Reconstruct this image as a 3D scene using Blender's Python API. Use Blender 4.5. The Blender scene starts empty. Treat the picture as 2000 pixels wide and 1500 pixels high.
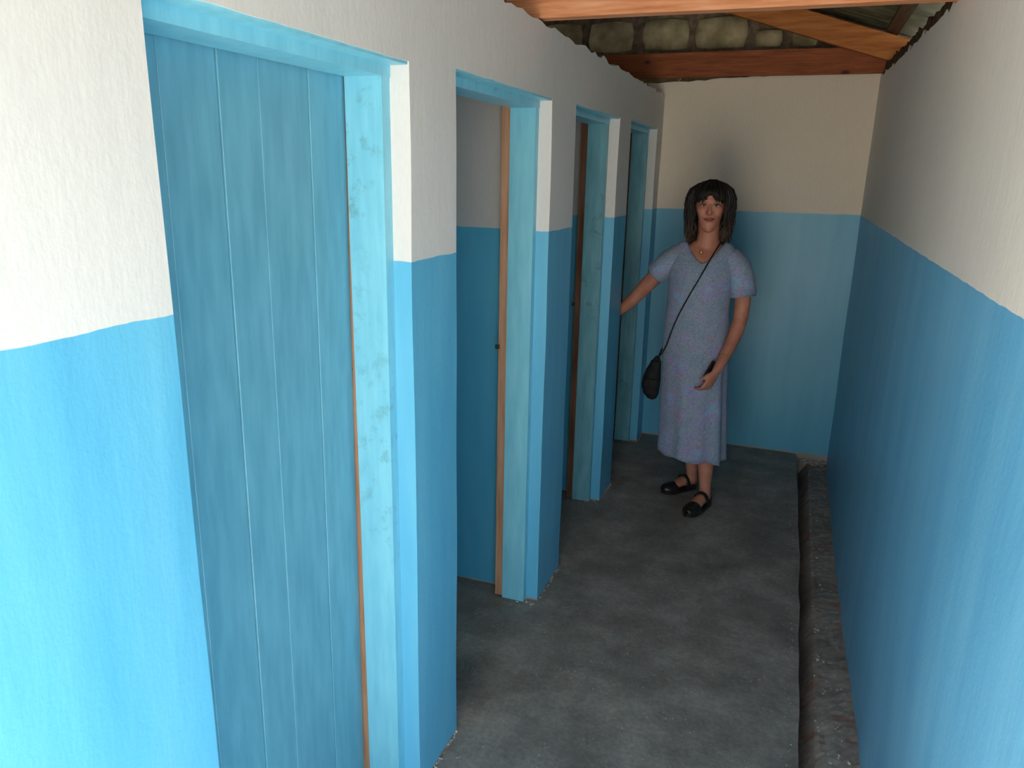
import bpy, bmesh, math, random
from mathutils import Vector, Matrix, noise
S = bpy.context.scene
COL = S.collection
random.seed(7)
PI = math.pi

# ------------------------------------------------------------------ camera
F, YAW, PITCH, ROLL, CX, CZ = 1485.14, -0.3461, 0.2731, 0.0198, 0.8026, 1.65
fwd = Vector((math.sin(YAW)*math.cos(PITCH), math.cos(YAW)*math.cos(PITCH), -math.sin(PITCH)))
rgt = Vector((math.cos(YAW), -math.sin(YAW), 0)); up = rgt.cross(fwd)
r_ = rgt*math.cos(ROLL) + up*math.sin(ROLL); u_ = -rgt*math.sin(ROLL) + up*math.cos(ROLL)
cam_d = bpy.data.cameras.new('camera'); cam = bpy.data.objects.new('camera', cam_d); COL.objects.link(cam)
cam_d.sensor_width = 36; cam_d.lens = F/2000*36; cam_d.clip_start = .02
M = Matrix((r_, u_, -fwd)).transposed().to_4x4(); M.translation = (CX, 0, CZ); cam.matrix_world = M
S.camera = cam

# ------------------------------------------------------------------ light
S.view_settings.view_transform = 'Standard'; S.view_settings.look = 'None'
S.view_settings.gamma = 1; S.view_settings.use_curve_mapping = False
S.view_settings.exposure = 1.79
w = bpy.data.worlds.new('sky'); S.world = w; w.use_nodes = True
bg = w.node_tree.nodes['Background']; bg.inputs[0].default_value = (1.0, .985, .96, 1); bg.inputs[1].default_value = 1.05
sd = bpy.data.lights.new('sun', 'SUN'); sun = bpy.data.objects.new('sun', sd); COL.objects.link(sun)
sd.energy = 12.5; sd.angle = .02; sd.color = (1, .96, .88)
# sun stands behind the camera and a little to the right, high up
sdir = Vector((.45, .45, -1.0)); sun.rotation_euler = sdir.to_track_quat('-Z', 'Y').to_euler()

# ------------------------------------------------------------------ materials
def mat(name, rough=.6, spec=.5, metal=0):
    m = bpy.data.materials.new(name); m.use_nodes = True
    nt = m.node_tree; b = nt.nodes['Principled BSDF']
    b.inputs['Roughness'].default_value = rough; b.inputs['Specular IOR Level'].default_value = spec
    b.inputs['Metallic'].default_value = metal
    return m, nt, b
def N(nt, t, **kw):
    n = nt.nodes.new(t)
    for k, v in kw.items(): setattr(n, k, v)
    return n
def mapped(nt, scale=(1, 1, 1), coord='pos'):
    mp = N(nt, 'ShaderNodeMapping'); mp.inputs['Scale'].default_value = scale
    if coord == 'pos': nt.links.new(N(nt, 'ShaderNodeNewGeometry').outputs['Position'], mp.inputs['Vector'])
    else: nt.links.new(N(nt, 'ShaderNodeTexCoord').outputs['Object'], mp.inputs['Vector'])
    return mp.outputs[0]
def noise_t(nt, vec, scale, detail=4, rough=.55):
    n = N(nt, 'ShaderNodeTexNoise'); n.inputs['Scale'].default_value = scale
    n.inputs['Detail'].default_value = detail; n.inputs['Roughness'].default_value = rough
    nt.links.new(vec, n.inputs['Vector']); return n.outputs['Fac']
def ramp(nt, fac, stops):
    r = N(nt, 'ShaderNodeValToRGB'); cr = r.color_ramp
    while len(cr.elements) < len(stops): cr.elements.new(.5)
    for e, (p, c) in zip(cr.elements, stops): e.position = p; e.color = (*c, 1)
    nt.links.new(fac, r.inputs[0]); return r.outputs[0]
def mix(nt, fac, a, b, mode='MIX'):
    n = N(nt, 'ShaderNodeMix', data_type='RGBA', blend_type=mode)
    for sock, v in ((n.inputs[0], fac), (n.inputs[6], a), (n.inputs[7], b)):
        if isinstance(v, (int, float)): sock.default_value = v
        elif isinstance(v, tuple): sock.default_value = (*v, 1)
        else: nt.links.new(v, sock)
    return n.outputs[2]
def math_n(nt, op, a, b=0.0, clamp=False):
    n = N(nt, 'ShaderNodeMath', operation=op, use_clamp=clamp)
    for sock, v in ((n.inputs[0], a), (n.inputs[1], b)):
        if isinstance(v, (int, float)): sock.default_value = v
        else: nt.links.new(v, sock)
    return n.outputs[0]
def bump(nt, b, h, strength=.3, dist=.01):
    n = N(nt, 'ShaderNodeBump'); n.inputs['Strength'].default_value = strength; n.inputs['Distance'].default_value = dist
    nt.links.new(h, n.inputs['Height']); nt.links.new(n.outputs[0], b.inputs['Normal'])

WHITE = (.735, .73, .72); BLUE = (.125, .475, .715)
LINE = 1.448
def wall_paint(name, WHITE=WHITE, BLUE=BLUE, foot_z=.004, base_dirt=True):
    BLUE_A = BLUE; BLUE_B = (BLUE[0]*1.35, BLUE[1]*1.12, BLUE[2]*1.06); BLUE_C = (BLUE[0]*.72, BLUE[1]*.86, BLUE[2]*.93)
    m, nt, b = mat(name, .5)
    pos = mapped(nt); sep = N(nt, 'ShaderNodeSeparateXYZ'); nt.links.new(pos, sep.inputs[0]); z = sep.outputs[2]
    mp2 = N(nt, 'ShaderNodeMapping'); mp2.inputs['Rotation'].default_value = (.35, 0, 0); mp2.inputs['Scale'].default_value = (9, 9, 1.2); nt.links.new(pos, mp2.inputs['Vector'])
    streak = noise_t(nt, mp2.outputs[0], 1.1, 4, .55)
    blot = noise_t(nt, pos, 3.2, 3)
    blue = mix(nt, math_n(nt, 'MULTIPLY', blot, .6), ramp(nt, streak, [(.3, BLUE_C), (.5, BLUE_A), (.7, BLUE_B)]), BLUE_A)
    grain = noise_t(nt, mapped(nt, (60, 60, 14)), 3, 4)
    white = mix(nt, blot, WHITE, tuple(c*.93 for c in WHITE))
    white = mix(nt, .10, white, ramp(nt, grain, [(.35, (.5, .5, .5)), (.65, (1, 1, 1))]), 'MULTIPLY')
    wob = math_n(nt, 'MULTIPLY', math_n(nt, 'SUBTRACT', noise_t(nt, pos, 14, 2), .5), .008)
    above = math_n(nt, 'MULTIPLY', math_n(nt, 'SUBTRACT', math_n(nt, 'ADD', z, wob), LINE), 900, True)
    col = mix(nt, above, blue, white)
    # bare mortar just at the very foot where the brush stopped short
    foot = math_n(nt, 'SUBTRACT', 1.0, math_n(nt, 'MULTIPLY', math_n(nt, 'SUBTRACT', math_n(nt, 'ADD', z, math_n(nt, 'MULTIPLY', math_n(nt, 'SUBTRACT', noise_t(nt, pos, 30, 3), .5), .03)), foot_z), 260, True))
    if base_dirt: col = mix(nt, foot, col, (.33, .31, .28))
    nt.links.new(col, b.inputs['Base Color'])
    rg = N(nt, 'ShaderNodeMapRange'); rg.inputs[3].default_value = .38; rg.inputs[4].default_value = .8
    nt.links.new(above, rg.inputs[0]); nt.links.new(rg.outputs[0], b.inputs['Roughness'])
    hgt = math_n(nt, 'ADD', math_n(nt, 'MULTIPLY', noise_t(nt, mapped(nt, (6, 6, 1.6)), 3, 4), 1.0), math_n(nt, 'MULTIPLY', noise_t(nt, pos, 90, 4), .25))
    bump(nt, b, hgt, .22, .007)
    return m
M_WALL = wall_paint('painted_plaster')
M_WALL_S = wall_paint('painted_plaster_stall_shade', (.50, .495, .49), (.075, .36, .56))  # stall paint darkened: the stalls' shade is put into the colour
M_WALL_R = wall_paint('painted_plaster_cream', (.79, .755, .70), (.155, .475, .75), -.062)
M_WALL_E = wall_paint('painted_plaster_end', (.78, .715, .61), (.10, .41, .60))  # blue deepened so the far end's dimness sits in the paint colour

def simple(name, c1, c2, scale=8, rough=.6, spec=.5, bs=.15, stretch=(1, 1, 1), lo=.35, hi=.65, metal=0, detail=4):
    m, nt, b = mat(name, rough, spec, metal)
    f = noise_t(nt, mapped(nt, stretch), scale, detail)
    nt.links.new(ramp(nt, f, [(lo, c1), (hi, c2)]), b.inputs['Base Color'])
    if bs: bump(nt, b, f, bs, .004)
    return m
M_DOOR = simple('blue_gloss_door_paint', (.12, .36, .49), (.16, .44, .58), 5, .36, .5, .12, (8, 8, 1.2))
M_FRAME0 = None
def frame_paint(name='blue_gloss_frame_paint', ca=(.19, .56, .73), cb=(.245, .64, .80), wear=.5):
    m, nt, b = mat(name, .36)
    pos = mapped(nt)
    base = ramp(nt, noise_t(nt, mapped(nt, (7, 7, 1)), 5, 4), [(.35, ca), (.65, cb)])
    # grey-green smudges left by hands and dirty brushes
    sm = math_n(nt, 'MULTIPLY', ramp(nt, noise_t(nt, pos, 22, 6, .7), [(.54, (0, 0, 0)), (.68, (1, 1, 1))]), ramp(nt, noise_t(nt, mapped(nt, (1, 1, .8)), 2.1, 2), [(.50, (0, 0, 0)), (.66, (1, 1, 1))]))
    col = mix(nt, math_n(nt, 'MULTIPLY', sm, wear), base, (.10, .22, .26))
    nt.links.new(col, b.inputs['Base Color']); bump(nt, b, noise_t(nt, mapped(nt, (30, 30, 3)), 4, 4), .2, .004)
    return m
M_FRAME = frame_paint()
M_FRAME_DULL = frame_paint('dull_thin_frame_paint', (.12, .34, .42), (.18, .45, .54), .75)
def wood(name, c1, c2, c3, stretch, knots=True, rough=.65):
    m, nt, b = mat(name, rough, .3)
    g = noise_t(nt, mapped(nt, stretch), 3, 6, .6)
    col = ramp(nt, g, [(.3, c1), (.5, c2), (.72, c3)])
    if knots:
        v = N(nt, 'ShaderNodeTexVoronoi'); v.inputs['Scale'].default_value = 3.1
        nt.links.new(mapped(nt, (1, 1, 1.6)), v.inputs['Vector'])
        k = ramp(nt, v.outputs['Distance'], [(.035, (1, 1, 1)), (.09, (0, 0, 0))])
        col = mix(nt, k, col, tuple(.35*x for x in c1))
    nt.links.new(col, b.inputs['Base Color']); bump(nt, b, g, .25, .004)
    return m
M_RAW = wood('raw_pine', (.36, .17, .09), (.50, .27, .16), (.62, .36, .23), (14, 14, 1.2))
M_BEAM = wood('orange_pine_beam', (.42, .15, .055), (.62, .27, .13), (.74, .40, .25), (1.5, 20, 16))
M_BEAM2 = wood('reddish_pine_beam', (.16, .045, .015), (.27, .075, .025), (.36, .12, .045), (1.5, 20, 16))
M_RAFTER = wood('orange_pine_rafter', (.27, .09, .02), (.42, .15, .035), (.52, .22, .07), (1.5, 20, 16))
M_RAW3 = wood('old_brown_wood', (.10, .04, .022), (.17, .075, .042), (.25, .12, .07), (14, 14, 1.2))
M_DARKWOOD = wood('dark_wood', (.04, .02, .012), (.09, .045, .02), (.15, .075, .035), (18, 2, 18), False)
M_MUD = simple('brown_mortar', (.05, .028, .016), (.14, .08, .05), 30, .95, .1, .8)
M_STONE = simple('grey_stone_block', (.26, .23, .13), (.52, .46, .30), 9, .95, .1, .8)
M_MORTAR = simple('wall_mortar', (.13, .10, .075), (.24, .19, .145), 25, .95, .1, .8)
M_SHEET = simple('galvanised_sheet', (.07, .075, .045), (.17, .165, .11), 5, .6, .3, 0, metal=.1)
M_EARTH = simple('trodden_earth', (.42, .35, .27), (.58, .50, .40), 4, .95, .1, .5)
M_NAIL = simple('dark_iron', (.02, .02, .02), (.05, .05, .05), 20, .5)

def floor_mat(name, c1, c2, c3, rust=False):
    m, nt, b = mat(name, .55, .35)
    pos = mapped(nt)
    big = noise_t(nt, pos, 4.2, 7, .68); fine = noise_t(nt, pos, 60, 5, .7)
    col = ramp(nt, big, [(.3, c1), (.5, c2), (.72, c3)])
    col = mix(nt, .35, col, ramp(nt, fine, [(.35, (.45, .45, .45)), (.65, (1.3, 1.3, 1.3))]), 'MULTIPLY')
    v = N(nt, 'ShaderNodeTexVoronoi'); v.inputs['Scale'].default_value = 95 if rust else 48; nt.links.new(pos, v.inputs['Vector'])
    sp = ramp(nt, v.outputs['Distance'], [(.10, (1, 1, 1)), (.17, (0, 0, 0))])
    gate = ramp(nt, noise_t(nt, pos, 9, 3), [(.52, (0, 0, 0)), (.60, (1, 1, 1))])
    col = mix(nt, math_n(nt, 'MULTIPLY', math_n(nt, 'MULTIPLY', sp, gate), .8), col, (.62, .62, .60))  # pale specks: glints of the cement painted into the colour
    if rust:
        col = mix(nt, math_n(nt, 'MULTIPLY', ramp(nt, noise_t(nt, pos, 13, 3), [(.55, (0, 0, 0)), (.66, (1, 1, 1))]), .6), col, (.24, .085, .06))
    nt.links.new(col, b.inputs['Base Color'])
    bump(nt, b, math_n(nt, 'ADD', math_n(nt, 'MULTIPLY', fine, .5), big), .4 if rust else .35, .005 if rust else .01)
    rr = N(nt, 'ShaderNodeMapRange'); rr.inputs[3].default_value = .42; rr.inputs[4].default_value = .75
    nt.links.new(fine, rr.inputs[0]); nt.links.new(rr.outputs[0], b.inputs['Roughness'])
    return m
M_FLOOR = floor_mat('dark_cement_screed', (.165, .147, .13), (.275, .248, .222), (.44, .40, .36))
M_GUTTER = floor_mat('rough_gutter_cement', (.19, .168, .15), (.30, .268, .24), (.46, .40, .36), True)

# ------------------------------------------------------------------ helpers
def link(name, bm, material, parent=None, smooth=False, bevel=0):
    me = bpy.data.meshes.new(name)
    if bevel:
        bmesh.ops.bevel(bm, geom=[e for e in bm.edges if len(e.link_faces) == 2 and e.calc_face_angle(0) > .6], offset=bevel, segments=2, affect='EDGES', profile=.6)
    bmesh.ops.recalc_face_normals(bm, faces=bm.faces)
    if parent is not None:
        off = parent['_w'] if '_w' in parent else (0, 0, 0)
        bmesh.ops.translate(bm, verts=bm.verts, vec=-Vector(off))
    bm.to_mesh(me); bm.free()
    for p in me.polygons: p.use_smooth = smooth
    for mm in (material if isinstance(material, list) else [material]): me.materials.append(mm)
    o = bpy.data.objects.new(name, me); COL.objects.link(o)
    if parent is not None:
        o.parent = parent; o['_w'] = parent['_w'] if '_w' in parent else (0, 0, 0)
    return o
def empty(name, loc=(0, 0, 0)):
    o = bpy.data.objects.new(name, None); o.location = loc; o['_w'] = loc; o.empty_display_size = .1; COL.objects.link(o); return o
def tag(o, label=None, cat=None, group=None, kind=None):
    if label: o['label'] = label
    if cat: o['category'] = cat
    if group: o['group'] = group
    if kind: o['kind'] = kind
    return o
def box(bm, x0, x1, y0, y1, z0, z1, rot=None, pivot=None):
    g = bmesh.ops.create_cube(bm, size=1)['verts']
    for v in g: v.co = Vector((x0+(v.co.x+.5)*(x1-x0), y0+(v.co.y+.5)*(y1-y0), z0+(v.co.z+.5)*(z1-z0)))
    if rot: bmesh.ops.rotate(bm, verts=g, cent=pivot, matrix=rot)
    return g
def nz(p, s): return noise.noise(Vector(p)*s)
def cuts(pts, step):
    pts = sorted(set(round(p, 4) for p in pts)); out = []
    for a, b in zip(pts, pts[1:]):
        n = max(1, round((b-a)/step)); out += [a+(b-a)*i/n for i in range(n)]
    return out+[pts[-1]]
def solid_grid(bm, xs, ys, zs, solid, warp=None):
    """grid of cells; only outside faces are made, vertices shared"""
    nx, ny, nz_ = len(xs)-1, len(ys)-1, len(zs)-1
    ok = lambda i, j, k: 0 <= i < nx and 0 <= j < ny and 0 <= k < nz_ and solid((xs[i]+xs[i+1])/2, (ys[j]+ys[j+1])/2, (zs[k]+zs[k+1])/2)
    vs = {}
    def V(i, j, k):
        if (i, j, k) not in vs:
            p = Vector((xs[i], ys[j], zs[k])); vs[(i, j, k)] = bm.verts.new(warp(p) if warp else p)
        return vs[(i, j, k)]
    for i in range(nx):
        for j in range(ny):
            for k in range(nz_):
                if not ok(i, j, k): continue
                if not ok(i-1, j, k): bm.faces.new([V(i, j, k), V(i, j, k+1), V(i, j+1, k+1), V(i, j+1, k)])
                if not ok(i+1, j, k): bm.faces.new([V(i+1, j, k), V(i+1, j+1, k), V(i+1, j+1, k+1), V(i+1, j, k+1)])
                if not ok(i, j-1, k): bm.faces.new([V(i, j, k), V(i+1, j, k), V(i+1, j, k+1), V(i, j, k+1)])
                if not ok(i, j+1, k): bm.faces.new([V(i, j+1, k), V(i, j+1, k+1), V(i+1, j+1, k+1), V(i+1, j+1, k)])
                if not ok(i, j, k-1): bm.faces.new([V(i, j, k), V(i, j+1, k), V(i+1, j+1, k), V(i+1, j, k)])
                if not ok(i, j, k+1): bm.faces.new([V(i, j, k+1), V(i+1, j, k+1), V(i+1, j+1, k+1), V(i, j+1, k+1)])
def tube(bm, pts, rads, seg=10, caps=True, flat=None):
    pts = [Vector(p) for p in pts]; rings = []
    n = len(pts); up0 = None
    for i, p in enumerate(pts):
        t = (pts[min(i+1, n-1)]-pts[max(i-1, 0)]).normalized()
        if up0 is None:
            a = Vector((0, 0, 1)) if abs(t.z) < .9 else Vector((0, 1, 0))
        else: a = up0
        s = t.cross(a).normalized(); up0 = s.cross(t).normalized()
        r = rads[i] if isinstance(rads, (list, tuple)) else rads
        ra, rb = r if isinstance(r, (list, tuple)) else (r, r)
        rings.append([bm.verts.new(p+s*math.cos(2*PI*k/seg)*ra+up0*math.sin(2*PI*k/seg)*rb) for k in range(seg)])
    for a, b in zip(rings, rings[1:]):
        for k in range(seg): bm.faces.new([a[k], a[(k+1) % seg], b[(k+1) % seg], b[k]])
    if caps: bm.faces.new(rings[0][::-1]); bm.faces.new(rings[-1])
    return rings
def ball(bm, c, r, seg=12):
    g = bmesh.ops.create_uvsphere(bm, u_segments=seg, v_segments=seg//2+2, radius=1)['verts']
    r = r if isinstance(r, (list, tuple)) else (r, r, r)
    for v in g: v.co = Vector((c[0]+v.co.x*r[0], c[1]+v.co.y*r[1], c[2]+v.co.z*r[2]))
    return g
def remesh(bm, voxel, smooth_it=6, fac=.5):
    """union of closed shapes into one continuous skin"""
    me = bpy.data.meshes.new('tmp'); bm.to_mesh(me); bm.free()
    o = bpy.data.objects.new('tmp', me); COL.objects.link(o)
    r = o.modifiers.new('r', 'REMESH'); r.mode = 'VOXEL'; r.voxel_size = voxel
    s = o.modifiers.new('s', 'SMOOTH'); s.iterations = smooth_it; s.factor = fac
    dg = bpy.context.evaluated_depsgraph_get(); m2 = bpy.data.meshes.new_from_object(o.evaluated_get(dg))
    b2 = bmesh.new(); b2.from_mesh(m2)
    bpy.data.objects.remove(o); bpy.data.meshes.remove(me); bpy.data.meshes.remove(m2)
    return b2

# ------------------------------------------------------------------ setting
W, L = 1.1417, 4.77
Y0, YR = .22, -.30
OPEN = [(.8235, 1.545, 1.868), (1.789, 2.572, 1.884), (2.865, 3.602, 1.893), (3.86, 4.60, 1.902)]
TOPL = 2.095
def inopen(y, z):
    return any(a < y < b and z < t for a, b, t in OPEN)
bm = bmesh.new()
ys = cuts([Y0, L]+[v for o in OPEN for v in o[:2]], .045)
zs = cuts([0, LINE, TOPL-.03, TOPL]+[o[2] for o in OPEN], .09)
def warpL(p):
    q = p.copy()
    if p.z > TOPL-.001: q.z += .013*nz((p.x, p.y, 1), 9)+.022*nz((p.x, p.y, 5), 23)
    if p.z > 0: q.x += .004*nz(p, 2.3)
    for a, b, t in OPEN:
        if abs(p.z-t) < .001 and a-.001 <= p.y <= b+.001:
            q.z += .003*nz((0, p.y, 3), 14)
    return q
solid_grid(bm, [-.17, -.05, 0], ys, zs, lambda x, y, z: not inopen(y, z), warpL)
tag(link('wall_left', bm, M_WALL), kind='structure')

# right wall: foot leans in towards the gutter nearest the entrance, top edge ragged
bm = bmesh.new()
ys = cuts([YR, L+.1], .05); zs = cuts([-.18, 0, .2, LINE, 2.07, 2.10], .12)
def warpR(p):
    q = p.copy()
    if p.z > 2.05:
        q.z += .028*max(0, p.y-2.2)+(.013*nz((p.x, p.y, 2), 9)+.022*nz((p.x, p.y, 7), 22) if p.z > 2.09 else 0)
    if p.x < W+.05:
        k = max(0, min(1, (3.3-p.y)/1.3)); foot = max(0, 1-max(0, p.z+.06)/.9)
        q.x += .030*k*foot**1.6
        q.x += .006*nz(p, 1.7)
        if p.z < .05: q.x += .005*nz(p, 11)
    return q
solid_grid(bm, [W, W+.08, W+.17], ys, zs, lambda *a: True, warpR)
tag(link('wall_right', bm, M_WALL_R), kind='structure')

# end wall
bm = bmesh.new()
xs = cuts([-1.5, 0, .95, W+.005], .045); zs = cuts([-.18, 0, .1, LINE, 2.13, 2.165], .12)
def warpE(p):
    q = p.copy()
    if p.z > 2.12:
        q.z += .045*max(0, p.x)+(.008*nz((p.x, 3, 2), 8)+.010*nz((p.x, 3, 7), 25) if p.z > 2.16 else 0)
    if p.y < L+.01: q.y += .004*nz(p, 2)
    if abs(p.z) < .001 and p.x > .9: q.z += .02*nz((p.x, 0, 0), 31)
    return q
solid_grid(bm, xs, [L, L+.13], zs, lambda x, y, z: not (x > .955 and z < 0 and y < L), warpE)
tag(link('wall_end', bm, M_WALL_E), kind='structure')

# stall partitions and the back wall of the stalls
for y in (.56, 1.61, 2.625, 3.665):
    bm = bmesh.new(); solid_grid(bm, [-1.35, -.9, -.5, -.17], [y, y+.11], [0, .8, LINE, 2.09], lambda *a: True)
    tag(link('wall_partition', bm, M_WALL_S), kind='structure')
bm = bmesh.new(); box(bm, -1.5, -1.35, Y0, L, 0, 2.09); tag(link('wall_back', bm, M_WALL_S), kind='structure')
bm = bmesh.new(); box(bm, -1.5, -1.35, Y0, L, 2.09, 3.1); tag(link('wall_back_light_block', bm, M_MUD), kind='structure')  # top added to close light leaks above the stalls, brown to cut bounce
# lobby side: wall left of the first stall, its unseen top added to block light
bm = bmesh.new(); box(bm, -1.35, -.0, Y0, Y0+.12, 2.12, 2.85); tag(link('wall_front_light_block', bm, M_MUD), kind='structure'); bm = bmesh.new(); box(bm, -1.35, -.17, Y0, Y0+.12, 0, 2.4); tag(link('wall_front', bm, M_WALL), kind='structure')

# floor with gutter edge
GX = .965
bm = bmesh.new()
xs = cuts([-1.5, -.17, 0, .9, GX], .07); ys = cuts([Y0, L+.13], .07)
def warpF(p):
    q = p.copy()
    if p.z > -.01:
        q.z += .0025*nz(p, 4)-.0015
        if p.x > GX-.001: q.z -= .004
    if p.x > GX-.001: q.x += .004*nz(p, 5)+.0035*nz(p, 19)+(.02 if p.y < 3.4 else .02-.02*(p.y-3.4)/1.4)
    return q
solid_grid(bm, xs, ys, [-.18, -.012, 0], lambda *a: True, warpF)
tag(link('floor', bm, M_FLOOR, smooth=False), kind='structure')
bm = bmesh.new()
xs = [GX-.02+.245*i/16 for i in range(17)]; ys = cuts([Y0, L+.02], .018); rows = []
for y in ys:
    row = []
    for i, x in enumerate(xs):
        t = i/16
        z = -.130+.080*min(1, max(0, t-.20)/.20)**.8+.006*nz((x, y, 0), 11)+.0045*nz((x, y, 9), 38)
        row.append(bm.verts.new((x, y, z)))
    rows.append(row)
for a, b in zip(rows, rows[1:]):
    for i in range(16): bm.faces.new([a[i], a[i+1], b[i+1], b[i]])
g = bmesh.ops.extrude_face_region(bm, geom=bm.faces[:])
for v in g['geom']:
    if isinstance(v, bmesh.types.BMVert): v.co.z = -.19
tag(link('floor_gutter', bm, M_GUTTER), kind='structure')
# loose crumbs of plaster along the foot of the walls
bm = bmesh.new()
def crumb(x, y, z, s):
    g = bmesh.ops.create_icosphere(bm, subdivisions=1, radius=s)['verts']
    for v in g: v.co = Vector((x, y, z))+Vector((v.co.x*random.uniform(.7, 1.4), v.co.y*random.uniform(.7, 1.4), v.co.z*random.uniform(.4, .8)))+Vector([random.uniform(-s, s)*.25 for _ in range(3)])
for _ in range(260):
    y = random.uniform(1.7, L-.02); crumb(random.uniform(1.04, 1.135), y, -.052, random.uniform(.002, .006))
for _ in range(50): crumb(random.uniform(.97, 1.13), random.uniform(L-.05, L-.005), -.045+random.uniform(-.01, .02), random.uniform(.004, .012))
for _ in range(120): crumb(GX-random.uniform(0, .03), random.uniform(1.8, 4.6), 0, random.uniform(.001, .003))
for a, b in ((1.545, 1.789), (2.572, 2.865), (3.602, 3.86), (4.6, 4.77)):
    for _ in range(26): crumb(random.uniform(.001, .008), random.uniform(a, b), .001, random.uniform(.002, .005))
    for _ in range(14): crumb(random.uniform(-.15, 0), a-random.uniform(.0, .04), .001, random.uniform(.002, .006))
M_CRUMB = simple('pale_plaster_crumb', (.34, .31, .27), (.55, .52, .47), 30, .95, .1, .3)
tag(link('plaster_crumbs', bm, M_CRUMB), 'pale crumbs of plaster scattered in the gutter and along the foot of the walls', 'debris', kind='stuff')

# trodden earth outside the entrance, seen by nobody but lighting the corridor
bm = bmesh.new(); rows = []
for j in range(30):
    rows.append([bm.verts.new((-6+12*i/30, Y0-10+10*j/29, -.03+.03*nz((i*.4, j*.4, 0), 1)-.02)) for i in range(31)])
for a, b in zip(rows, rows[1:]):
    for i in range(30): bm.faces.new([a[i], a[i+1], b[i+1], b[i]])
tag(link('ground', bm, M_EARTH, smooth=True), kind='structure')

# ------------------------------------------------------------------ door frames and doors
JX0, JX1, JP = -.138, -.047, .034      # painted jamb from the rebate to the plaster, and how far it stands out
def door(n, a, b, top, swing):
    d = empty('door_%d' % n, (-.1, a, 0)); tag(d, kind='structure')
    for side in (0, 1):
        bm = bmesh.new(); y0, y1 = ((a-.002, a+JP) if side == 0 else (b-JP, b+.002))
        zz = cuts([0.003, top], .12)
        def wj(p, side=side):
            q = p.copy(); q.y += .0018*nz(p, 3)*(1 if True else 0); return q
        solid_grid(bm, [JX0, JX1-.012, JX1], [y0, y1], zz, lambda *k: True, wj)
        # rounded nosing towards the corridor
        link('jamb', bm, M_FRAME if n < 3 else M_FRAME_DULL, d, bevel=.004)
        bm = bmesh.new()
        y0, y1 = ((a-.002, a+JP-.012) if side == 0 else (b-JP+.012, b+.002))
        solid_grid(bm, [-.172, JX0+.001], [y0, y1], cuts([.004, top-.02], .3), lambda *k: True, wj)
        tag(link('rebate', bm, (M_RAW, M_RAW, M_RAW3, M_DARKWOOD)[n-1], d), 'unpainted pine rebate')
    bm = bmesh.new()
    solid_grid(bm, [JX0-.001, -.0445], cuts([a+.001, b-.001], .12), [top-.030, top+.02], lambda *k: True)
    solid_grid(bm, [-.0465, -.003], cuts([a+.001, b-.001], .12), [top-.006, top+.001], lambda *k: True)
    link('head', bm, M_FRAME, d)
    bm = bmesh.new(); box(bm, -.172, JX0-.0005, a+.01, b-.01, top-.018, top+.015); link('head_rebate', bm, M_FRAME, d)
    # leaf: tongued boards on three ledges
    la, lb = a+.026, b-.027; wide = lb-la
    if n == 1: j = [la, .990, 1.122, 1.230, 1.385, lb]
    else: j = [la+wide*i/6 for i in range(7)]
    hinge = Vector((-.142, la, 0))
    def place(g_bm):
        if swing: bmesh.ops.rotate(g_bm, verts=g_bm.verts, cent=hinge, matrix=Matrix.Rotation(swing, 3, 'Z'))
        else: bmesh.ops.transform(g_bm, verts=g_bm.verts, matrix=Matrix.Translation((-.142, 0, 1.85)) @ Matrix.Rotation(.0105, 4, 'Y') @ Matrix.Translation((.142, 0, -1.85)))
    for k, (p, q) in enumerate(zip(j, j[1:])):
        bm = bmesh.new(); off = [0, -.0012, .0006, -.0006, .0009, -.0004][k % 6]
        box(bm, -.170+off, -.1425+off, p+.0010, q-.0010, .015, top-.021)
        bmesh.ops.bevel(bm, geom=[e for e in bm.edges if abs(e.verts[0].co.z-e.verts[1].co.z) > .5], offset=.0013, segments=1, affect='EDGES')
        place(bm); link('plank', bm, M_DOOR, d)
    for z in (.25, .95, 1.6):
        bm = bmesh.new(); box(bm, -.195, -.1715, la+.03, lb-.03, z, z+.1); place(bm); link('ledge', bm, M_DOOR, d)
    for z in (.3, 1.65):
        bm = bmesh.new(); box(bm, -.202, -.196, la-.0, la+.25, z-.02, z+.02)
        place(bm); link('strap_hinge', bm, M_NAIL, d)
    if n == 1:
        bm = bmesh.new(); ball(bm, (-.155, b-JP+.0115, 1.187), (.004, .002, .004), 8); link('nail', bm, M_NAIL, d)
    else:
        bm = bmesh.new(); box(bm, -.183, -.168, b-JP+.004, b-JP+.014, 1.02, 1.035); link('latch_keep', bm, M_NAIL, d)
    return d
door(1, *OPEN[0], 0)
door(2, *OPEN[1], math.radians(86))
door(3, *OPEN[2], math.radians(88))
door(4, *OPEN[3], math.radians(84))

# ------------------------------------------------------------------ roof timbers
def timber(name, x0, x1, y0, y1, z0, z1, m, label, cat, group=None, rot=None, pivot=None, parent=None, n=14):
    bm = bmesh.new()
    solid_grid(bm, cuts([x0, x1], (x1-x0)/n) if (x1-x0) > .5 else [x0, x1], cuts([y0, y1], .25) if (y1-y0) > .5 else [y0, y1], [z0, z1], lambda *k: True,
               lambda p: p+Vector((0, .004*nz(p, 2.1), .005*nz(p, 1.7))))
    if rot: bmesh.ops.rotate(bm, verts=bm.verts, cent=pivot, matrix=rot)
    o = link(name, bm, m, parent, bevel=.003); return tag(o, label, cat, group)
timber('tie_beam', -1.45, W+.15, 2.43, 2.48, 2.105, 2.205, M_BEAM, 'orange pine tie beam across the corridor over the second doorway', 'beam', 'pine tie beams')
timber('tie_beam', -1.45, W+.02, 4.70, 4.745, 2.185, 2.315, M_BEAM2, 'reddish pine tie beam lying against the top of the end wall', 'beam', 'pine tie beams')
PIT = math.radians(17.5)
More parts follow.
